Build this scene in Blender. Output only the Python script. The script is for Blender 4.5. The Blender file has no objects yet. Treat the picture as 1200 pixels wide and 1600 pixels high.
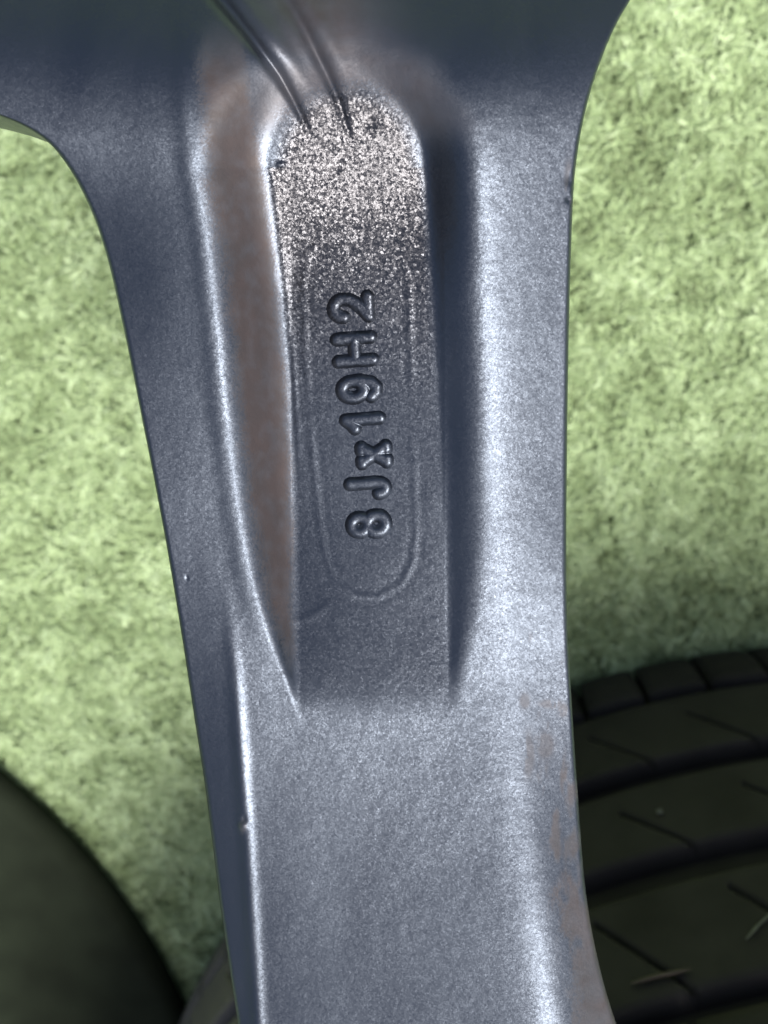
import bpy, math, random
import numpy as np
from mathutils import Matrix, Vector, Euler

# ------------------------------------------------------------------ camera, sky, sun, exposure
S = bpy.context.scene
PX = 1e-4                     # the spoke face is modelled in tenths of a millimetre
D = 0.16                      # camera to spoke face
TAU = math.radians(20.6)      # camera pitch away from straight down
H = 0.42                      # camera above the turf
ROT = Matrix.Rotation(-TAU, 4, 'X')
CAMLOC = Vector((0, 0, H))

cam = bpy.data.cameras.new('camera'); camo = bpy.data.objects.new('camera', cam)
S.collection.objects.link(camo); S.camera = camo
camo.location = CAMLOC; camo.rotation_euler = (-TAU, 0, 0)
cam.sensor_fit = 'VERTICAL'; cam.sensor_height = 36.0
cam.lens = 36.0 * D / (1600 * PX)
cam.clip_start = 0.005; cam.clip_end = 500
cam.dof.use_dof = True; cam.dof.focus_distance = D
cam.dof.aperture_fstop = cam.lens / 1.6      # a phone-sized pupil, about 2 mm across

SUN_TILT_S, SUN_TILT_E = 36.0, 20.0      # relative to the spoke face
def frame_dir(ts, te):
    v = Vector((math.tan(math.radians(te)), -math.tan(math.radians(ts)), 1)).normalized()
    return (ROT.to_3x3() @ v).normalized()
sdir = frame_dir(SUN_TILT_S, SUN_TILT_E)
SUN_EL = math.asin(sdir.z); SUN_AZ = math.atan2(sdir.x, sdir.y)

w = bpy.data.worlds.new('World'); S.world = w; w.use_nodes = True
nt = w.node_tree; nt.nodes.clear()
sky = nt.nodes.new('ShaderNodeTexSky'); sky.sky_type = 'NISHITA'; sky.sun_disc = False
sky.sun_elevation = SUN_EL; sky.sun_rotation = SUN_AZ
sky.air_density = 1.0; sky.dust_density = 8.0; sky.ozone_density = 0.4
bg = nt.nodes.new('ShaderNodeBackground'); bg.inputs['Strength'].default_value = 0.05
wo = nt.nodes.new('ShaderNodeOutputWorld')
nt.links.new(sky.outputs[0], bg.inputs[0]); nt.links.new(bg.outputs[0], wo.inputs[0])

sun = bpy.data.lights.new('sun', 'SUN'); suno = bpy.data.objects.new('sun', sun)
S.collection.objects.link(suno)
sun.energy = 1.5; sun.angle = math.radians(22.0); sun.color = (1.0, 0.96, 0.90)
suno.rotation_euler = sdir.to_track_quat('Z', 'Y').to_euler()
S.view_settings.view_transform = 'Standard'; S.view_settings.look = 'None'
S.view_settings.gamma = 1.0; S.view_settings.exposure = 1.6
S.view_settings.use_curve_mapping = False
S.cycles.max_bounces = 6

rng = np.random.default_rng(7)

# ------------------------------------------------------------------ helpers
def new_mat(name):
    m = bpy.data.materials.new(name); m.use_nodes = True
    n = m.node_tree.nodes; b = n['Principled BSDF']
    return m, m.node_tree, n, m.node_tree.links, b

def mesh_obj(name, co, faces, mat, parent=None, smooth=True, attrs=None, loops=None):
    me = bpy.data.meshes.new(name)
    co = np.asarray(co, dtype=np.float32); faces = np.asarray(faces, dtype=np.int32)
    k = faces.shape[1]
    me.vertices.add(len(co)); me.vertices.foreach_set('co', co.ravel())
    me.loops.add(faces.size); me.loops.foreach_set('vertex_index', faces.ravel())
    me.polygons.add(len(faces))
    me.polygons.foreach_set('loop_start', np.arange(0, faces.size, k, dtype=np.int32))
    me.polygons.foreach_set('use_smooth', np.full(len(faces), smooth, dtype=bool))
    me.update(calc_edges=True)
    for an, av in (attrs or {}).items():
        a = me.attributes.new(an, 'FLOAT', 'POINT'); a.data.foreach_set('value', np.asarray(av, dtype=np.float32))
    me.materials.append(mat); me.validate()
    o = bpy.data.objects.new(name, me); S.collection.objects.link(o)
    if parent: o.parent = parent
    return o

def tag(o, label=None, cat=None, group=None, kind=None):
    for k, v in (('label', label), ('category', cat), ('group', group), ('kind', kind)):
        if v: o[k] = v
    return o

def grid_faces(nr, nc, wrap=False):
    i = np.arange(nr - 1)[:, None]; j = np.arange(nc if wrap else nc - 1)[None, :]
    j2 = (j + 1) % nc
    a = i * nc + j; b = i * nc + j2; c = (i + 1) * nc + j2; d = (i + 1) * nc + j
    return np.stack([a, b, c, d], -1).reshape(-1, 4)

def value_noise(x, y, seed=0, n=512):
    g = np.random.default_rng(seed).random((n, n))
    xi = np.floor(x).astype(int); yi = np.floor(y).astype(int)
    fx = x - xi; fy = y - yi
    fx = fx * fx * (3 - 2 * fx); fy = fy * fy * (3 - 2 * fy)
    a = g[yi % n, xi % n]; b = g[yi % n, (xi + 1) % n]; c = g[(yi + 1) % n, xi % n]; d = g[(yi + 1) % n, (xi + 1) % n]
    return (a * (1 - fx) + b * fx) * (1 - fy) + (c * (1 - fx) + d * fx) * fy

def fbm(x, y, sc, seed, octv=4):
    r = 0; amp = 1; tot = 0
    for k in range(octv):
        r = r + amp * value_noise(x / sc * 2 ** k + 31.7 * k, y / sc * 2 ** k + 11.3 * k, seed + k); tot += amp; amp *= .5
    return r / tot

_Y = np.arange(-900, 2400, 2.0)
def curve(pts, sm=30):
    """smooth x(Y) through traced stations"""
    p = np.array(pts, float); o = np.argsort(p[:, 1]); p = p[o]
    y, x = p[:, 1], p[:, 0]
    v = np.interp(_Y, y, x)
    lo = _Y < y[0]; v[lo] = x[0] + (x[1] - x[0]) / (y[1] - y[0]) * (_Y[lo] - y[0])
    hi = _Y > y[-1]; v[hi] = x[-1] + (x[-1] - x[-2]) / (y[-1] - y[-2]) * (_Y[hi] - y[-1])
    k = np.exp(-0.5 * (np.arange(-60, 61) * 2.0 / sm) ** 2); k /= k.sum()
    vp = np.concatenate([v[0] + (v[1] - v[0]) * np.arange(-60, 0), v, v[-1] + (v[-1] - v[-2]) * np.arange(1, 61)])
    v = np.convolve(vp, k, 'valid')
    return lambda Y: np.interp(Y, _Y, v)

def ss(t):
    t = np.clip(t, 0, 1); return t * t * (3 - 2 * t)
def ramp(t, r=0.22):
    """0..1 ramp, straight in the middle with rounded ends"""
    t = np.clip(t, 0, 1)
    s = 1.0 / (1 - r)
    return np.where(t < r, s * t * t / (2 * r), np.where(t > 1 - r, 1 - s * (1 - t) ** 2 / (2 * r), s * (t - r / 2)))
def softplus(t, wd):
    return wd * np.logaddexp(0, t / wd)

# ------------------------------------------------------------------ alloy wheel: the spoke face
A = curve([(292, 120), (300, 260), (318, 360), (335, 500), (350, 650), (367, 780), (388, 900), (420, 1010), (452, 1085), (470, 1140)], 20)
C = curve([(398, 100), (408, 180), (428, 300), (445, 450), (458, 600), (466, 750), (470, 900), (470, 1085)], 24)
E = curve([(640, 100), (655, 180), (668, 280), (677, 400), (686, 550), (694, 700), (700, 850), (705, 1000), (706, 1085)], 24)
F = curve([(790, 60), (750, 140), (732, 210), (736, 300), (746, 450), (756, 600), (760, 750), (756, 850), (746, 950), (728, 1040), (716, 1085)], 20)
Bc = curve([(300, 500), (322, 650), (338, 780), (352, 900), (366, 1050), (376, 1200), (384, 1300), (391, 1420), (402, 1600), (412, 1800)], 30)
G = curve([(790, 300), (786, 600), (785, 800), (792, 950), (802, 1100), (817, 1250), (840, 1400), (868, 1600), (895, 1800)], 30)

def I(Y, ys, vs): return np.interp(Y, ys, vs)
_sm = lambda ys, vs: curve(list(zip(vs, ys)), 50)
depthF = _sm([-200, 120, 200, 260, 320, 400, 520, 800, 950, 1095, 1300], [26, 33, 51, 61, 64, 63, 62, 54, 33, 0, -30])
tanB = _sm([0, 250, 420, 600, 750, 900, 1000, 1120, 1300, 1600], [.0, .06, .18, .12, .05, .10, .20, .34, .43, .46])
tanG = _sm([0, 300, 700, 900, 1100, 1250, 1400, 1600], [.0, .10, .12, .14, .28, .50, .70, .85])
tiltW = _sm([0, 1000, 1130, 1300, 1450, 1600, 1700], [0, 0, .04, .12, .18, .22, .23])
# lengthwise slope of the spoke crown (positive: falls away towards the rim)
slopeC = _sm([-400, 0, 120, 250, 600, 900, 1150, 1350, 1600, 2000], [.10, .18, .27, .28, .24, .16, .08, .05, .04, .04])
_cr = -np.concatenate([[0], np.cumsum(slopeC(_Y[1:]) * 2.0)])
_cr = _cr - np.interp(800, _Y, _cr)
crown = lambda Y: np.interp(Y, _Y, _cr)
hubslope = _sm([-600, -500, -200, -90, -20, 40, 100, 150, 200, 300, 400], [0, 0, -.1, -.3, -.55, -.58, -.42, -.2, -.04, 0, 0])
_hb = np.concatenate([[0], np.cumsum(hubslope(_Y[1:]) * 2.0)]); _hb = _hb[-1] - _hb
hub = lambda Y: np.interp(Y, _Y, _hb)

def seg_dist(X, Y, pts):
    best = np.full(np.shape(X), 1e9); side = np.zeros(np.shape(X)); par = np.zeros(np.shape(X))
    n = len(pts) - 1
    for k in range(n):
        (ax, ay), (bx, by) = pts[k], pts[k + 1]
        dx, dy = bx - ax, by - ay; L2 = dx * dx + dy * dy
        t = np.clip(((X - ax) * dx + (Y - ay) * dy) / L2, 0, 1)
        qx = X - (ax + t * dx); qy = Y - (ay + t * dy)
        d = np.hypot(qx, qy); s = np.sign(dx * qy - dy * qx)
        m = d < best
        best = np.where(m, d, best); side = np.where(m, s, side); par = np.where(m, (k + t) / n, par)
    return best, side, par

RIB1 = [(x, y) for y, x in zip(np.linspace(-120, 224, 24), np.interp(np.linspace(-120, 224, 24), *zip(*[(-120, 262), (0, 345), (55, 390), (115, 435), (150, 455), (180, 470), (224, 490)])))]
RIB2 = [(x, y) for y, x in zip(np.linspace(-120, 232, 24), np.interp(np.linspace(-120, 232, 24), *zip(*[(-120, 385), (0, 447), (55, 480), (115, 510), (150, 526), (175, 535), (232, 551)])))]
# capsule outline of the stamped insert
CAP = [(560 + 84 * math.cos(a) * (1 if True else 1), 447 - 84 * math.sin(a)) for a in np.linspace(0, math.pi, 13)]
CAP = [(640, 470), (636, 420), (618, 385), (585, 362), (545, 358), (505, 368), (482, 395), (474, 440), (478, 560), (488, 700),
       (498, 800), (506, 860), (522, 905), (552, 930), (590, 933), (625, 915), (645, 880), (650, 830), (646, 700), (642, 560), (640, 470)]

YC = 262.0
def polar(X, Y):
    """the pocket closes in a round end above YC: radius and left/right weight there"""
    up = np.maximum(YC - Y, 0) / 1.12
    cx = (C(YC) + E(YC)) / 2
    rr = np.hypot(X - cx, up)
    wr = ss((( X - cx) / np.maximum(rr, 1) + .75) / 1.5)
    return cx, rr, np.where(Y < YC, wr, (X > cx) * 1.0), Y < YC
def wall_l(X, Y): return ramp((X - A(Y)) / np.maximum(C(Y) - A(Y), 12), .38)
def wall_r(X, Y):
    q = np.clip((X - E(Y) + 6) / np.maximum(1.65 * (F(Y) - E(Y)), 36), 0, 1)
    q = q - .19 * (1 - np.exp(-q / .19)); q = np.clip(q / .81, 0, 1); return (1 - q) ** 3.0
def pocket(X, Y):
    cx, rr, wr, top = polar(X, Y); yc = np.full(np.shape(Y), YC)
    round_ = wr * (.35 * wall_r(cx + rr, yc) + .65 * wall_l(cx - rr * 1.15, yc)) * 1.0 + (1 - wr) * wall_l(cx - rr, yc)
    side_ = wall_r(cx + rr, yc)
    k = np.clip((X - cx) / np.maximum(rr, 1), 0, 1) ** 2
    round_ = round_ * (1 - k) + side_ * k
    return np.where(top, round_, wall_l(X, Y) * wall_r(X, Y))
def height(X, Y):
    c = crown(Y)
    h = c - softplus(Bc(Y) - X, I(Y, [300, 750, 1150, 1600], [26, 22, 9, 8])) * tanB(Y)
    h = h - softplus(X - G(Y), I(Y, [300, 900, 1600], [24, 17, 17])) * tanG(Y)
    h = h + tiltW(Y) * (X - 600)
    # upper left flank turns gently up towards the hub web, right flank leans to the light
    h = h - 0.18 * softplus(X - 755, 16) * ss((1000 - Y) / 300)
    h = h - 0.10 * softplus(290 - X, 20) * ss((620 - Y) / 250) * ss((Y - 200) / 150)
    h = h + 4.4 * np.exp(-((X - Bc(Y) - 1) / 11.0) ** 2) * ss((Y - 880) / 300)
    # pocket
    dep = np.maximum(depthF(Y), 0)
    dep = softplus(depthF(Y), 2.0) * (1 - .0038 * np.clip(X - 575, -120, 120) * ss((Y - 270) / 200))
    h = h - dep * pocket(X, Y)
    # rim swell either side of the pocket
    h = h + 2.5 * np.exp(-((X - A(Y) + 6) / 16) ** 2) * ss((1080 - Y) / 200)
    # hub rise
    h = h + hub(Y + 0.00035 * (X - 540) ** 2 * 0.25)
    # twin creases running up the hub
    for R_, wd in ((RIB1, 1.0), (RIB2, .8)):
        d, s, p = seg_dist(X, Y, R_)
        wdt = 3.0 + 12 * (1 - p)
        d2 = np.where(s < 0, d, -d)
        h = h - wd * (13 * (1 - p) + 4) * np.exp(-(d / (4.5 + 11 * (1 - p))) ** 2) * ss((1 - p) / .14)
        h = h + wd * 7 * np.exp(-((d2 - 26) / 16) ** 2) * ss((1 - p) / .5)
    # insert outline
    d, s, p = seg_dist(X, Y, CAP)
    h = h + (.75 * np.exp(-(d / 6.0) ** 2) - 0.4 * np.exp(-((d - 9) / 6.0) ** 2)) * (.3 + .9 * fbm(X, Y, 50, 77, 2)) * (1 - .85 * np.exp(-((Y - 640) / 45) ** 2)) * np.where(X > 600, 1 - .6 * np.exp(-((Y - 690) / 110) ** 2), 1)
    d, s, p = seg_dist(X, Y, [(470, 660), (492, 648), (515, 652)])
    h = h + 0.35 * np.exp(-(d / 6) ** 2)
    d, s, p = seg_dist(X, Y, [(462, 972), (490, 962), (512, 945)])
    h = h + .5 * np.exp(-(d / 6) ** 2)
    # line along the pad's left foot
    h = h + 1.6 * 0.6 * np.exp(-((X - C(Y) - 3) / 4.5) ** 2) * ss((800 - Y) / 250) * ss((Y - 230) / 60)
    # dents and nicks
    for (px, py, r, dd) in ((580, 192, 9, 4), (529, 258, 12, 2.2), (379, 1291, 5, -3.5), (381, 1280, 4, 2.5), (892, 283, 7, 3),
                            (889, 312, 5, 3), (895, 1102, 4, 2), (887, 931, 3, 2), (292, 903, 2.5, 2)):
        h = h - dd * np.exp(-((X - px) ** 2 + (Y - py) ** 2) / (r * r))
    h = h + 3.5 * np.exp(-(((X - 440) / 8) ** 2 + ((Y - 258) / 5) ** 2))
    # cast surface waviness
    h = h + 1.2 * (fbm(X, Y, 90, 3, 2) - .5) + 0.35 * (fbm(X, Y, 16, 9, 2) - .5)
    return h

def place(X, Y, h):
    k = (D - h * PX) / D
    return np.stack([(X - 600) * PX * k, -(Y - 800) * PX * k, h * PX], -1)

def dust_and_tint_mask(X, Y):  # brake dust patches by the right crease, plus brown tinted areas
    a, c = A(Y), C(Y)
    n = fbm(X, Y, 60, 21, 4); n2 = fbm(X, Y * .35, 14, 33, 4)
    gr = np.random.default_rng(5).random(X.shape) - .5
    m = ss((X - a - 8 - 20 * (n - .5) - 16 * gr) / 30) * ss((c - 2 - X + 10 * (n - .5) + 9 * gr) / 22)  # left pocket wall tinted brown between its rim and foot
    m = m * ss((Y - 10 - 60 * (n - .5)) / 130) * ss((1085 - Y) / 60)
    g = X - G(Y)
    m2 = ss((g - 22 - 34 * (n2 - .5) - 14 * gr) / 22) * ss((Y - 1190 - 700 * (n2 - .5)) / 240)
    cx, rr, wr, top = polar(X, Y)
    m3 = .6 * ss((rr - 96 - 30 * gr - 30 * (n - .5)) / 36) * ss((232 - rr + 40 * (n - .5)) / 90) * ss((YC - 20 - Y) / 70)  # painted brown that dulls the highlight round the pocket's end
    m3 = np.maximum(m3, .8 * np.exp(-((X - 500 - .25 * Y) / 95) ** 2) * ss((130 - Y) / 60))  # warm sheen between the hub creases, painted in as brown
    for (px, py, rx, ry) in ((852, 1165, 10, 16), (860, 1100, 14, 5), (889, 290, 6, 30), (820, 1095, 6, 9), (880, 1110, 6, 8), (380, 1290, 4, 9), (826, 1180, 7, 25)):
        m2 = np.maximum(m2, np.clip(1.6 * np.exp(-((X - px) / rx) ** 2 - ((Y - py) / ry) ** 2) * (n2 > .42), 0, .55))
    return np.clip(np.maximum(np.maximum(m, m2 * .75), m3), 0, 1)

def grit_mask(X, Y):
    cx, rr, wr, top = polar(X, Y)
    m = np.where(top, ss((122 - rr) / 34), ss((X - C(Y) + 10) / 16) * ss((E(Y) + 6 - X) / 26))
    return m * (0.08 + .92 * ss((700 - Y) / 400)) * ss((1110 - Y) / 60)

# materials -----------------------------------------------------------
def metal_material():
    m, t, n, L, b = new_mat('silver_cast_paint')
    tc = n.new('ShaderNodeTexCoord')
    dust_and_tint = n.new('ShaderNodeAttribute'); dust_and_tint.attribute_name = 'dust_and_tint'
    grit = n.new('ShaderNodeAttribute'); grit.attribute_name = 'grit'
    def math_(op, a, b_=None, c=None):
        x = n.new('ShaderNodeMath'); x.operation = op
        for k, v in enumerate((a, b_, c)):
            if v is None: continue
            if isinstance(v, (int, float)): x.inputs[k].default_value = v
            else: L.new(v, x.inputs[k])
        return x.outputs[0]
    def vm(op, a, b_=None, sc=None):
        x = n.new('ShaderNodeVectorMath'); x.operation = op
        if isinstance(a, tuple): x.inputs[0].default_value = a
        else: L.new(a, x.inputs[0])
        if b_ is not None:
            if isinstance(b_, tuple): x.inputs[1].default_value = b_
            else: L.new(b_, x.inputs[1])
        if sc is not None:
            if isinstance(sc, (int, float)): x.inputs['Scale'].default_value = sc
            else: L.new(sc, x.inputs['Scale'])
        return x.outputs[0]
    def vor(scale):
        v = n.new('ShaderNodeTexVoronoi'); v.inputs['Scale'].default_value = scale
        L.new(tc.outputs['Object'], v.inputs['Vector']); return v.outputs['Color']
    geo = n.new('ShaderNodeNewGeometry')
    no_dust_or_tint = math_('SUBTRACT', 1.0, math_('MULTIPLY', dust_and_tint.outputs['Fac'], .85))
    a1 = math_('MULTIPLY', math_('MULTIPLY_ADD', grit.outputs['Fac'], .42, .06), no_dust_or_tint)
    a2 = math_('MULTIPLY', math_('MULTIPLY_ADD', grit.outputs['Fac'], .22, .11), no_dust_or_tint)
    f1 = vm('SCALE', vm('SUBTRACT', vor(2900.0), (.5, .5, .5)), sc=a1)
    f2 = vm('SCALE', vm('SUBTRACT', vor(7000.0), (.5, .5, .5)), sc=a2)
    bump = n.new('ShaderNodeBump'); bump.inputs['Strength'].default_value = 1.0; bump.inputs['Distance'].default_value = 0.00006
    no = n.new('ShaderNodeTexNoise'); no.inputs['Scale'].default_value = 1700; no.inputs['Detail'].default_value = 3
    L.new(tc.outputs['Object'], no.inputs['Vector'])
    no2 = n.new('ShaderNodeTexNoise'); no2.inputs['Scale'].default_value = 260; no2.inputs['Detail'].default_value = 2
    L.new(tc.outputs['Object'], no2.inputs['Vector'])
    L.new(math_('ADD', math_('MULTIPLY', no.outputs['Fac'], math_('MULTIPLY_ADD', grit.outputs['Fac'], .9, .45)), math_('MULTIPLY', no2.outputs['Fac'], .8)), bump.inputs['Height'])
    nn = vm('NORMALIZE', vm('ADD', vm('ADD', bump.outputs['Normal'], f1), f2))
    L.new(nn, b.inputs['Normal'])
    mix = n.new('ShaderNodeMix'); mix.data_type = 'RGBA'
    g2 = n.new('ShaderNodeMix'); g2.data_type = 'RGBA'
    g2.inputs['A'].default_value = (.088, .105, .134, 1); g2.inputs['B'].default_value = (.103, .105, .116, 1)
    L.new(grit.outputs['Fac'], g2.inputs['Factor'])
    bl = n.new('ShaderNodeTexNoise'); bl.inputs['Scale'].default_value = 420; bl.inputs['Detail'].default_value = 6
    L.new(tc.outputs['Object'], bl.inputs['Vector'])
    L.new(math_('MULTIPLY', dust_and_tint.outputs['Fac'], math_('MULTIPLY_ADD', bl.outputs['Fac'], .9, .5)), mix.inputs['Factor']); L.new(g2.outputs['Result'], mix.inputs['A'])
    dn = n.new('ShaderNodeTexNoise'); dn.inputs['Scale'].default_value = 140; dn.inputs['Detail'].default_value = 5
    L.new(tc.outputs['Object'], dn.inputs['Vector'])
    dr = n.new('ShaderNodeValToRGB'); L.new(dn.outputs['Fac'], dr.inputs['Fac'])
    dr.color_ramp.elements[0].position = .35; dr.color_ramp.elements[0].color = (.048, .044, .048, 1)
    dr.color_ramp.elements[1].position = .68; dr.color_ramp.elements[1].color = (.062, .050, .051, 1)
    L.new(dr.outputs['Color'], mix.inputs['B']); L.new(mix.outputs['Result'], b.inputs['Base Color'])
    L.new(math_('SUBTRACT', 1.0, math_('MULTIPLY', dust_and_tint.outputs['Fac'], .75)), b.inputs['Metallic'])
    mp = n.new('ShaderNodeMapping'); mp.inputs['Scale'].default_value = (70, 22, 40)
    L.new(tc.outputs['Object'], mp.inputs['Vector'])
    wm = n.new('ShaderNodeTexNoise'); wm.inputs['Scale'].default_value = 1.6; wm.inputs['Detail'].default_value = 6; wm.inputs['Distortion'].default_value = .6
    L.new(mp.outputs['Vector'], wm.inputs['Vector'])
    L.new(math_('ADD', math_('MULTIPLY_ADD', dust_and_tint.outputs['Fac'], .14, .40), math_('MULTIPLY', math_('SUBTRACT', wm.outputs['Fac'], .5), .22)), b.inputs['Roughness'])
    return m
METAL = metal_material()

# the spoke mesh: rows run from the traced left edge to the traced right edge
LE = [(-900, -60), (-600, 40), (-350, 105), (-150, 142), (-60, 162), (0, 181), (40, 198), (75, 222), (102, 254), (124, 290), (142, 328), (156, 365), (172, 420),
      (188, 490), (205, 570), (222, 655), (240, 745), (262, 862), (285, 1000), (305, 1130), (322, 1240), (345, 1420), (372, 1600), (400, 1780), (420, 1900)]
RE = [(1900, -780), (1500, -600), (1250, -420), (1080, -200), (1030, -90), (990, -10), (968, 28), (950, 66), (935, 105), (922, 145), (911, 190), (903, 235), (897, 285), (894, 345),
      (891, 430), (888, 560), (886, 700), (885, 862), (887, 985), (893, 1090), (901, 1215), (915, 1390), (938, 1515), (970, 1620), (1010, 1720)]
def resample(pts, n):
    p = np.array(pts, float)
    # Catmull-Rom through the stations, then uniform index spacing
    m = len(p); t = np.linspace(0, m - 1, 3000)
    i = np.clip(t.astype(int), 0, m - 2); f = (t - i)[:, None]
    P0 = p[np.clip(i - 1, 0, m - 1)]; P1 = p[i]; P2 = p[i + 1]; P3 = p[np.clip(i + 2, 0, m - 1)]
    c = .5 * ((2 * P1) + (-P0 + P2) * f + (2 * P0 - 5 * P1 + 4 * P2 - P3) * f * f + (-P0 + 3 * P1 - 3 * P2 + P3) * f ** 3)
    return c, t
cl, tL = resample(LE, 0); cr, tR = resample(RE, 0)
# same row parameter on both sides: blend by mean arc length
sL = np.concatenate([[0], np.cumsum(np.hypot(*np.diff(cl, axis=0).T))]); sR = np.concatenate([[0], np.cumsum(np.hypot(*np.diff(cr, axis=0).T))])
ss_ = (sL / sL[-1] + sR / sR[-1]) / 2 * 0 + np.linspace(0, 1, 3000)
wgt = np.gradient(sL) + np.gradient(sR); wgt = wgt + wgt.mean() * .3
k = np.ones(201) / 201; wgt = np.convolve(np.pad(wgt, 100, 'edge'), k, 'valid')
cw = np.concatenate([[0], np.cumsum(wgt[1:])]); cw /= cw[-1]
NR, NC = 1050, 440
tt_ = np.interp(np.linspace(0, 1, NR), cw, np.arange(3000))
Lx, Ly = np.interp(tt_, np.arange(3000), cl[:, 0]), np.interp(tt_, np.arange(3000), cl[:, 1])
Rx, Ry = np.interp(tt_, np.arange(3000), cr[:, 0]), np.interp(tt_, np.arange(3000), cr[:, 1])
u = np.linspace(0, 1, NC)[None, :]
X = Lx[:, None] * (1 - u) + Rx[:, None] * u; Y = Ly[:, None] * (1 - u) + Ry[:, None] * u
Hh = height(X, Y)
# rounded shoulder at both edges
dl = np.hypot(X - Lx[:, None], Y - Ly[:, None]); dr_ = np.hypot(X - Rx[:, None], Y - Ry[:, None])
rad = 7.0
for d_ in (dl, dr_):
    t = np.clip(1 - d_ / rad, 0, 1); Hh = Hh - rad * (1 - np.sqrt(np.clip(1 - t * t, 0, 1)))
dust_and_tint_v = dust_and_tint_mask(X, Y); gritv = grit_mask(X, Y)
P = place(X, Y, Hh)
def side(Pedge, inner, steps):
    """skirt columns: inward unit direction from the neighbouring column"""
    tg = np.gradient(Pedge[:, :2], axis=0); nn = np.stack([tg[:, 1], -tg[:, 0]], -1)
    nn /= np.linalg.norm(nn, axis=1, keepdims=True) + 1e-12
    inw = inner[:, :2] - Pedge[:, :2]
    nn *= np.sign((nn * inw).sum(1, keepdims=True))
    cols = []
    for (din, dz) in steps:
        q = Pedge.copy(); q[:, :2] += nn * din * PX; q[:, 2] += dz * PX; cols.append(q)
    return cols
steps = [(0.2, -4), (1.5, -14), (5, -40), (12, -90), (22, -150), (34, -200), (60, -225)]
lc = side(P[:, 0], P[:, 6], steps); rc = side(P[:, -1], P[:, -7], steps)
full = np.stack(lc[::-1] + [P[:, j] for j in range(NC)] + rc, 1)
ext = len(steps)
pad_ = lambda a: np.concatenate([np.repeat(a[:, :1] * 0, ext, 1), a, np.repeat(a[:, -1:] * 0, ext, 1)], 1)
fc = grid_faces(full.shape[0], full.shape[1])[:, ::-1]
nC = full.shape[1]
wheel = bpy.data.objects.new('alloy_wheel', None); S.collection.objects.link(wheel)
wheel.matrix_world = Matrix.Translation(CAMLOC) @ ROT @ Matrix.Translation((0, 0, -D))
tag(wheel, 'silver grey cast alloy wheel, back of one spoke with raised size lettering', 'wheel')
back_row = np.arange(full.shape[0])
fc_close = np.stack([back_row[:-1] * nC, back_row[1:] * nC, back_row[1:] * nC + nC - 1, back_row[:-1] * nC + nC - 1], -1)
fc = np.concatenate([fc, fc_close[:, ::-1]])
spoke = mesh_obj('spoke', full.reshape(-1, 3), fc, METAL, wheel, True, {'dust_and_tint': pad_(dust_and_tint_v).ravel(), 'grit': pad_(gritv).ravel()})

# raised characters ------------------------------------------------------
def arc(cx, cy, rx, ry, a0, a1, n=18):
    return [(cx + rx * math.cos(math.radians(a0 + (a1 - a0) * i / n)), cy + ry * math.sin(math.radians(a0 + (a1 - a0) * i / n))) for i in range(n + 1)]
GL = {
    '8': [arc(.5, .27, .46, .27, 0, 360, 26), arc(.5, .77, .40, .23, 0, 360, 26)],
    'J': [[(.80, 1.0), (.80, .30)] + arc(.44, .28, .36, .28, 0, -165, 12)],
    'x': [[(.06, 0), (.94, .70)], [(.94, 0), (.06, .70)], [(0, 0), (.18, 0)], [(.82, 0), (1, 0)], [(0, .70), (.2, .70)], [(.8, .70), (1, .70)]],
    '1': [[(.85, 0), (.85, 1.0)], [(.85, 1.0), (.50, .84), (.05, .74)]],
    '9': [arc(.5, .68, .44, .32, 0, 360, 26), [(.94, .68), (.93, .42), (.80, .14), (.55, .0), (.28, .02), (.08, .16)]],
    'H': [[(.04, 0), (.04, 1)], [(.96, 0), (.96, 1)], [(.04, .5), (.96, .5)]],
    '2': [arc(.5, .70, .44, .30, 175, 0, 12) + [(.90, .52), (.70, .34), (.36, .16), (.04, 0), (.98, 0)]],
}
# character, centre X, centre Y, extent along reading direction, extent across (all outer, tenths of mm)
CH = [('8', 576, 819, 46, 70), ('J', 575, 762, 42, 72), ('x', 576, 711, 42, 72), ('1', 567, 661, 34, 70), ('9', 561, 608, 47, 70), ('H', 554, 546, 55, 70), ('2', 548, 481, 49, 71)]
for (ch, cx, cy, wd, ht) in CH:
    sr = 8.4
    ang = math.radians(4.5)
    ux, uy = math.sin(ang) * -1, -math.cos(ang)      # reading direction (up the picture)
    vx, vy = -math.cos(ang), math.sin(ang)           # top of the characters points left
    w2, h2 = wd - 2 * sr, ht - 2 * sr
    x = np.arange(cx - 52, cx + 52.1, .8); y = np.arange(cy - 48, cy + 48.1, .8)
    GX, GY = np.meshgrid(x, y)
    d = np.full(GX.shape, 1e9)
    for pl in GL[ch]:
        q = [(cx + ((a - .5) * w2) * ux + ((b - .5) * h2) * vx, cy + ((a - .5) * w2) * uy + ((b - .5) * h2) * vy) for a, b in pl]
        d = np.minimum(d, seg_dist(GX, GY, q)[0])
    wob = 1.5 * (fbm(GX, GY, 14, 50 + ord(ch), 2) - .5)
    dd = np.maximum(d + wob, 0) / sr
    prof = np.clip(1 - (dd / 1.32) ** 2.6, 0, 1) ** 1.15
    sunk = 0.0
    hh = height(GX, GY) + 8.0 * prof - sunk
    keep = dd < 1.37
    hh = np.where(keep, hh + .12, hh - .5)
    fcs = grid_faces(GX.shape[0], GX.shape[1])
    kk = keep.ravel()[fcs].all(1); fcs = fcs[kk]
    used, inv = np.unique(fcs, return_inverse=True)
    pts = place(GX, GY, hh).reshape(-1, 3)[used]
    nm = 'raised_digit' if ch.isdigit() else 'raised_letter'
    mesh_obj(nm, pts, inv.reshape(-1, 4)[:, ::-1], METAL, wheel, True,
             {'dust_and_tint': np.zeros(len(used)), 'grit': grit_mask(GX, GY).ravel()[used] * .6})

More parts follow.
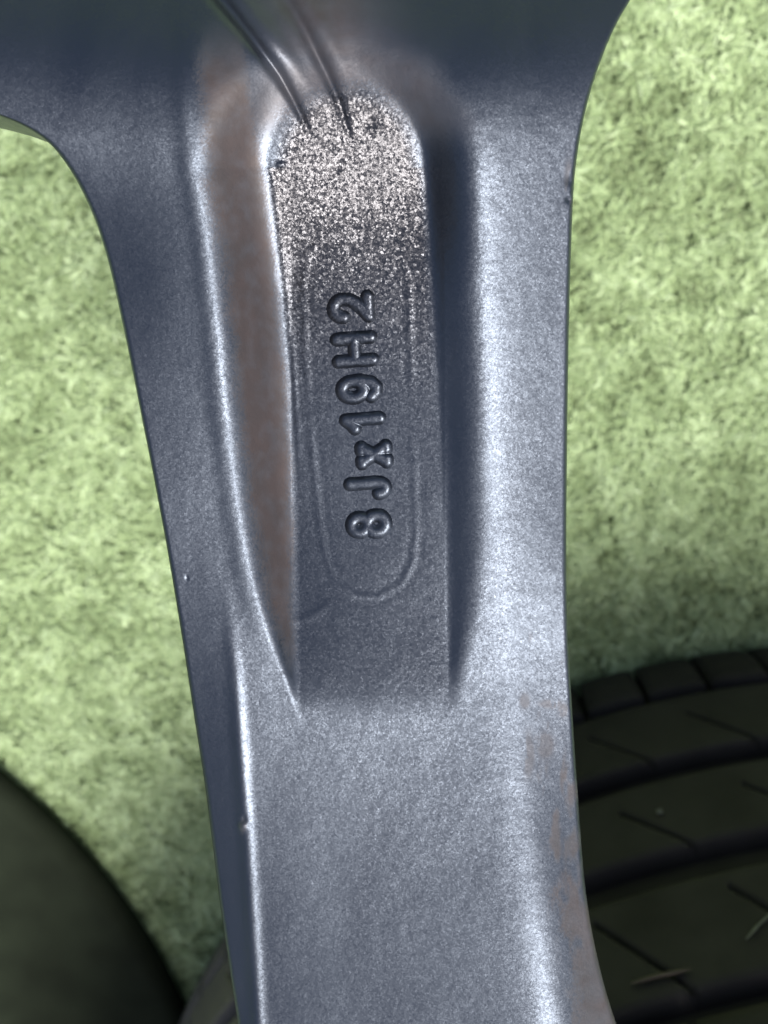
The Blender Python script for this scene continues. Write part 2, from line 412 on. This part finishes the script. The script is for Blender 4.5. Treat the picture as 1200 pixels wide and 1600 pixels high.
# ------------------------------------------------------------------ turf
def turf_material(base):
    m, t, n, L, b = new_mat('pale_green_turf')
    tc = n.new('ShaderNodeTexCoord')
    a = n.new('ShaderNodeAttribute'); a.attribute_name = 'tone'
    cr_ = n.new('ShaderNodeValToRGB'); e = cr_.color_ramp.elements
    e[0].position = 0; e[0].color = (.13, .18, .085, 1); e[1].position = 1; e[1].color = (.48, .62, .37, 1)
    x = e.new(.35); x.color = (.235, .33, .16, 1); x = e.new(.7); x.color = (.345, .465, .25, 1)
    if base:
        nz = n.new('ShaderNodeTexNoise'); nz.inputs['Scale'].default_value = 220; nz.inputs['Detail'].default_value = 4
        L.new(tc.outputs['Object'], nz.inputs['Vector']); L.new(nz.outputs['Fac'], cr_.inputs['Fac'])
        e[0].color = (.13, .18, .08, 1); e[-1].color = (.36, .46, .25, 1)
    else: L.new(a.outputs['Fac'], cr_.inputs['Fac'])
    L.new(cr_.outputs['Color'], b.inputs['Base Color']); b.inputs['Roughness'].default_value = .6
    b.inputs['Specular IOR Level'].default_value = .25
    return m
TURF, SOIL = turf_material(False), turf_material(True)
gs = 60.0
ground = mesh_obj('ground', [(-gs, -gs, -.004), (gs, -gs, -.004), (gs, gs, -.004), (-gs, gs, -.004)], [(0, 1, 2, 3)], SOIL, None, False)
tag(ground, kind='structure')
def turf():
    N = 330000
    # denser where the photograph looks
    x = rng.uniform(-.30, .34, N); y = rng.uniform(-.52, .16, N)
    n1 = fbm(x + 5, y + 5, .035, 71, 3); n2 = fbm(x + 5, y + 5, .008, 81, 3); n3 = fbm(x + 9, y + 5, .10, 91, 2)
    ang = fbm(x + 3, y + 3, .03, 61, 2) * 14 + rng.normal(0, .9, N)
    ln = rng.uniform(.0025, .007, N); wd = rng.uniform(.0003, .0006, N)
    lift = rng.uniform(.10, .50, N)
    tone = np.clip(.52 + .9 * (n2 - .5) + .45 * (n1 - .5) + .3 * (n3 - .5) + rng.normal(0, .19, N), 0, 1)
    st = np.array([0, .35, .7, 1.0]); K = len(st)
    curl = rng.normal(0, 1.6, N)
    a = ang[:, None] + curl[:, None] * st[None]
    dx = np.cos(a); dy = np.sin(a)
    seg = np.diff(st, prepend=0)[None] * ln[:, None]
    px = x[:, None] + np.cumsum(dx * seg, 1); py = y[:, None] + np.cumsum(dy * seg, 1)
    pz = (np.sin(st[None] * math.pi * .62) * (ln * lift)[:, None]) + (n2 * .006)[:, None]
    hw = wd[:, None] * np.array([.8, 1, .85, .25])[None]
    tw = rng.uniform(-.6, .6, N)[:, None]
    L_ = np.stack([px - dy * hw, py + dx * hw, pz + tw * hw], -1); R_ = np.stack([px + dy * hw, py - dx * hw, pz - tw * hw], -1)
    co = np.stack([L_, R_], 2).reshape(N, K * 2, 3)
    b = (np.arange(N) * K * 2)[:, None]
    fs = np.concatenate([b + np.array([[2 * k, 2 * k + 1, 2 * k + 3, 2 * k + 2]]) for k in range(K - 1)], 0)
    return tag(mesh_obj('turf', co.reshape(-1, 3), fs, TURF, None, True, {'tone': np.repeat(tone, K * 2)}), 'short pale green matted turf covering the ground', 'turf', kind='stuff')
turf()

# ------------------------------------------------------------------ treaded tyre lying flat
def rubber(name, col, rough, nscale=900, bump=.0002):
    m, t, n, L, b = new_mat(name)
    tc = n.new('ShaderNodeTexCoord'); nz = n.new('ShaderNodeTexNoise'); nz.inputs['Scale'].default_value = 40; nz.inputs['Detail'].default_value = 6
    L.new(tc.outputs['Object'], nz.inputs['Vector'])
    cr_ = n.new('ShaderNodeValToRGB'); e = cr_.color_ramp.elements
    e[0].position = .3; e[0].color = tuple(c * .75 for c in col) + (1,); e[1].position = .75; e[1].color = tuple(c * 1.35 for c in col) + (1,)
    L.new(nz.outputs['Fac'], cr_.inputs['Fac']); L.new(cr_.outputs['Color'], b.inputs['Base Color'])
    n2 = n.new('ShaderNodeTexNoise'); n2.inputs['Scale'].default_value = nscale; n2.inputs['Detail'].default_value = 3
    L.new(tc.outputs['Object'], n2.inputs['Vector'])
    bp = n.new('ShaderNodeBump'); bp.inputs['Distance'].default_value = bump; bp.inputs['Strength'].default_value = .6
    L.new(n2.outputs['Fac'], bp.inputs['Height']); L.new(bp.outputs['Normal'], b.inputs['Normal'])
    b.inputs['Roughness'].default_value = rough; b.inputs['Specular IOR Level'].default_value = .10
    return m
def paint_lit_side(m, x0, x1):
    """lighter grey painted on the left side of the tyre, imitating light falling there"""
    t = m.node_tree; n = t.nodes; L = t.links; b = n['Principled BSDF']; src = b.inputs['Base Color'].links[0].from_socket
    tc = n.new('ShaderNodeTexCoord'); sp = n.new('ShaderNodeSeparateXYZ'); L.new(tc.outputs['Object'], sp.inputs[0])
    nz = n.new('ShaderNodeTexNoise'); nz.inputs['Scale'].default_value = 55; nz.inputs['Detail'].default_value = 5; L.new(tc.outputs['Object'], nz.inputs['Vector'])
    ma = n.new('ShaderNodeMath'); ma.operation = 'MULTIPLY_ADD'; ma.inputs[1].default_value = .06; L.new(nz.outputs['Fac'], ma.inputs[0]); L.new(sp.outputs['X'], ma.inputs[2])
    mr = n.new('ShaderNodeMapRange'); mr.inputs['From Min'].default_value = x0; mr.inputs['From Max'].default_value = x1; L.new(ma.outputs[0], mr.inputs['Value'])
    mx = n.new('ShaderNodeMix'); mx.data_type = 'RGBA'; mr.inputs['To Max'].default_value = .75; L.new(mr.outputs[0], mx.inputs['Factor']); L.new(src, mx.inputs['A'])
    mx.inputs['B'].default_value = (.20, .185, .165, 1); L.new(mx.outputs['Result'], b.inputs['Base Color'])
RUB = rubber('worn_tyre_rubber', (.0225, .0215, .0205), .62)

paint_lit_side(RUB, -.195, -.235)  # left end of the tread coloured as if lit
def ray_ground(px, py, hgt=0.0):
    """where the traced picture point lies on the plane z = hgt"""
    d = ROT.to_3x3() @ Vector(((px - 600) * PX, -(py - 800) * PX, -D))
    t = (hgt - H) / d.z
    return CAMLOC + d * t
pts = [ray_ground(*p, 0.006) for p in ((890, 1045), (1200, 985), (345, 1435), (290, 1535))]
M_ = np.array([[2 * p.x, 2 * p.y, 1] for p in pts]); r_ = np.array([p.x ** 2 + p.y ** 2 for p in pts])
sol = np.linalg.lstsq(M_, r_, rcond=None)[0]
TC = (sol[0], sol[1]); TR = math.sqrt(sol[2] + sol[0] ** 2 + sol[1] ** 2)
print('TYRE centre', TC, 'R', TR)
th0 = math.atan2(-TC[1] + (-.2), 0 - TC[0])
tyre = bpy.data.objects.new('treaded_tyre', None); S.collection.objects.link(tyre)
tyre.location = (TC[0], TC[1], 0)
tag(tyre, 'black treaded tyre lying on the turf behind the spoke, tread facing up', 'tyre')
TW = 0.235
def tread_r(z):       # outer radius of the tread over its width
    q = (z - TW / 2) / (TW / 2)
    return TR + .002 - .007 * q ** 2 - .006 * np.clip(abs(q) - .80, 0, 1) ** 1.5 / .2 ** 1.5
def shell(name, z0, z1, a0, a1, base_r, top_off, na, nz, sipes=None, edge=.0022):
    """a block of tread: curved top, chamfered edges, side walls down to the groove floor"""
    a = np.linspace(a0, a1, na); z = np.linspace(z0, z1, nz)
    Ag, Zg = np.meshgrid(a, z, indexing='ij')
    r = tread_r(Zg) + top_off
    arcp = (Ag - a0) * TR; arcq = (a1 - Ag) * TR
    closed = a1 - a0 > 5.9
    dz = np.minimum(Zg - z0, z1 - Zg)
    de = dz if closed else np.minimum(dz, np.minimum(arcp, arcq))
    r = r - .0014 * np.clip(1 - de / edge, 0, 1) ** 1.5
    if sipes is not None: r = r - sipes(Ag, Zg)
    top = np.stack([r * np.cos(Ag), r * np.sin(Ag), Zg], -1)
    # add a border ring at the groove floor
    ai = np.concatenate([[a0], a, [a1]]); zi = np.concatenate([[z0], z, [z1]])
    A2, Z2 = np.meshgrid(ai, zi, indexing='ij')
    co = np.zeros(A2.shape + (3,)); co[1:-1, 1:-1] = top
    br = tread_r(Z2) - base_r
    bot = np.stack([br * np.cos(A2), br * np.sin(A2), Z2], -1)
    m = np.ones(A2.shape, bool); m[1:-1, 1:-1] = False
    co[m] = bot[m]
    return mesh_obj(name, co.reshape(-1, 3), grid_faces(A2.shape[0], A2.shape[1])[:, ::-1], RUB, tyre, True)
GD = .008
# carcass
prof = [(TR * .60, .03), (TR * .66, .012), (TR * .80, .004), (TR * .92, .003)]
zz = np.linspace(.004, TW - .004, 40)
prof += [(float(tread_r(z)) - GD, z) for z in zz]
prof += [(TR * .92, TW + .002), (TR * .80, TW), (TR * .68, TW - .012), (TR * .61, TW - .03), (TR * .59, TW / 2), (TR * .60, .03)]
pa = np.array(prof); na = 256; aa = np.linspace(0, 2 * math.pi, na, endpoint=False)
co = np.stack([pa[:, 0][:, None] * np.cos(aa), pa[:, 0][:, None] * np.sin(aa), np.repeat(pa[:, 1][:, None], na, 1)], -1)
mesh_obj('carcass', co.reshape(-1, 3), grid_faces(len(pa), na, True), rubber('tyre_carcass_rubber', (.018, .017, .016), .7), tyre, True)
# visible arc
def ang_of(px, py, h): p = ray_ground(px, py, h); return math.atan2(p.y - TC[1], p.x - TC[0])
aR = ang_of(1200, 985, 0) - .45; aL = ang_of(290, 1535, 0) + .35
if aL < aR: aR, aL = aL, aR
print('arc', aR, aL)
g1, g2, g3, g4 = .044, .095, .145, .197
pitch = .0268 / TR
a = aR
while a < aL:
    shell('shoulder_block', .004, g1 - .0035, a, a + pitch - .0026 / TR, GD, 0, 8, 8); 
    a += pitch
def sipe_fn(z0, z1, step, slant, phase, frac0):
    def f(Ag, Zg):
        t = (Zg - z0) / (z1 - z0)
        s = ((Ag - aR) * TR - phase + slant * t) / step
        d = np.abs(s - np.round(s)) * step
        return .005 * np.clip(1 - d / .0011, 0, 1) * (t > frac0)
    return f
def rib(z0, z1, step, slant, phase, frac0):
    # each rib is one band, finely gridded so that its sipes are cut into it
    nA = int((aL - aR) * TR / .0006); nA = min(nA, 1400)
    shell('tread_rib', z0, z1, aR, aL, GD, 0, nA, 26, sipe_fn(z0, z1, step, slant, phase, frac0))
rib(g1 + .0035, g2 - .006, .040, .030, .012, .35)
rib(g2 + .006, g3 - .007, .044, .030, .030, .35)
rib(g3 + .007, g4 - .004, .044, .028, .0, .2)
a = aR
while a < aL:
    shell('shoulder_block', g4 + .004, TW - .004, a, a + pitch - .0026 / TR, GD, 0, 8, 8)
    a += pitch

# ------------------------------------------------------------------ smooth dark disc, lower left
OL = rubber('smooth_dark_olive_rubber', (.0135, .0185, .0115), .9, 500, .00008)
hz = .009
pp = [ray_ground(*p, hz) for p in ((0, 1195), (131, 1310), (210, 1415), (262, 1505), (311, 1600))]
M_ = np.array([[2 * p.x, 2 * p.y, 1] for p in pp]); r_ = np.array([p.x ** 2 + p.y ** 2 for p in pp])
sol = np.linalg.lstsq(M_, r_, rcond=None)[0]
DC = (sol[0], sol[1]); DR = math.sqrt(sol[2] + sol[0] ** 2 + sol[1] ** 2)
print('DISC centre', DC, 'R', DR)
dk = bpy.data.objects.new('dark_tyre', None); 
SR = .008; DR -= .0105
prof = [(DR + SR * math.cos(t), hz + SR * math.sin(t)) for t in np.linspace(-math.pi / 2, math.pi / 2, 40)]
prof += [(DR - .02, hz + SR - .0012), (DR - .04, hz + SR - .002), (DR * .5, hz + SR - .0015), (.0005, hz + SR - .001)]
pa = np.array(prof)
co = np.stack([pa[:, 0][:, None] * np.cos(aa), pa[:, 0][:, None] * np.sin(aa), np.repeat(pa[:, 1][:, None], na, 1)], -1)
bpy.data.objects.remove(dk)
dk = mesh_obj('rubber_disc', co.reshape(-1, 3), grid_faces(len(pa), na, True), OL, None, True)
dk.location = (DC[0], DC[1], 0.002)
tag(dk, 'smooth dark olive rubber disc with a rounded edge lying on the turf, lower left corner', 'rubber disc')

# ------------------------------------------------------------------ bits of dry debris caught on the tread
def on_tread(px, py):
    d = (ROT.to_3x3() @ Vector(((px - 600) * PX, -(py - 800) * PX, -D))).normalized()
    t = .1
    while t < 1.2:
        p = CAMLOC + d * t
        if math.hypot(p.x - TC[0], p.y - TC[1]) < float(tread_r(min(max(p.z, 0), TW))) + .0006: return p - d * .0012
        t += .0004
    return p
def dry(name):
    m, t, n, L, b = new_mat(name)
    tc = n.new('ShaderNodeTexCoord'); nz = n.new('ShaderNodeTexNoise'); nz.inputs['Scale'].default_value = 400
    L.new(tc.outputs['Object'], nz.inputs['Vector']); cr_ = n.new('ShaderNodeValToRGB'); L.new(nz.outputs['Fac'], cr_.inputs['Fac'])
    return m, cr_.color_ramp.elements, L.new(cr_.outputs['Color'], b.inputs['Base Color'])
M1, e1, _ = dry('dry_brown_leaf'); e1[0].color = (.022, .018, .013, 1); e1[1].color = (.045, .032, .022, 1)
M2, e2, _ = dry('pale_straw'); e2[0].color = (.05, .055, .045, 1); e2[1].color = (.10, .11, .09, 1)
def twig(name, pix, rad_, mat, label, cat):
    ps = [on_tread(*p) for p in pix]; n_ = 9; co, k_ = [], 7
    for i in range(n_):
        f = i / (n_ - 1) * (len(ps) - 1); a_ = min(int(f), len(ps) - 2); p = ps[a_].lerp(ps[a_ + 1], f - a_)
        tg = (ps[a_ + 1] - ps[a_]).normalized(); u1 = tg.orthogonal().normalized(); u2 = tg.cross(u1)
        rr = rad_ * (.25 + math.sin(math.pi * (i + .5) / n_)) * random.uniform(.7, 1.2)
        for j in range(k_):
            q = 2 * math.pi * j / k_; co.append(p + (u1 * math.cos(q) + u2 * math.sin(q) * .6) * rr)
    o = mesh_obj(name, [tuple(c) for c in co], grid_faces(n_, k_, True), mat)
    tag(o, label, cat)
twig('dry_leaf', [(985, 1537), (1030, 1524), (1080, 1514)], .0010, M1, 'thin curled brown dry leaf scrap on the tyre tread near the lower right', 'leaf scrap')
twig('straw', [(1165, 1468), (1185, 1445), (1215, 1418)], .0006, M2, 'pale straw lying on the tyre tread at the right edge', 'straw')
twig('seed', [(1026, 1266), (1035, 1270)], .0009, M2, 'tiny pale seed on the tyre at the upper end of a tread slit', 'seed')
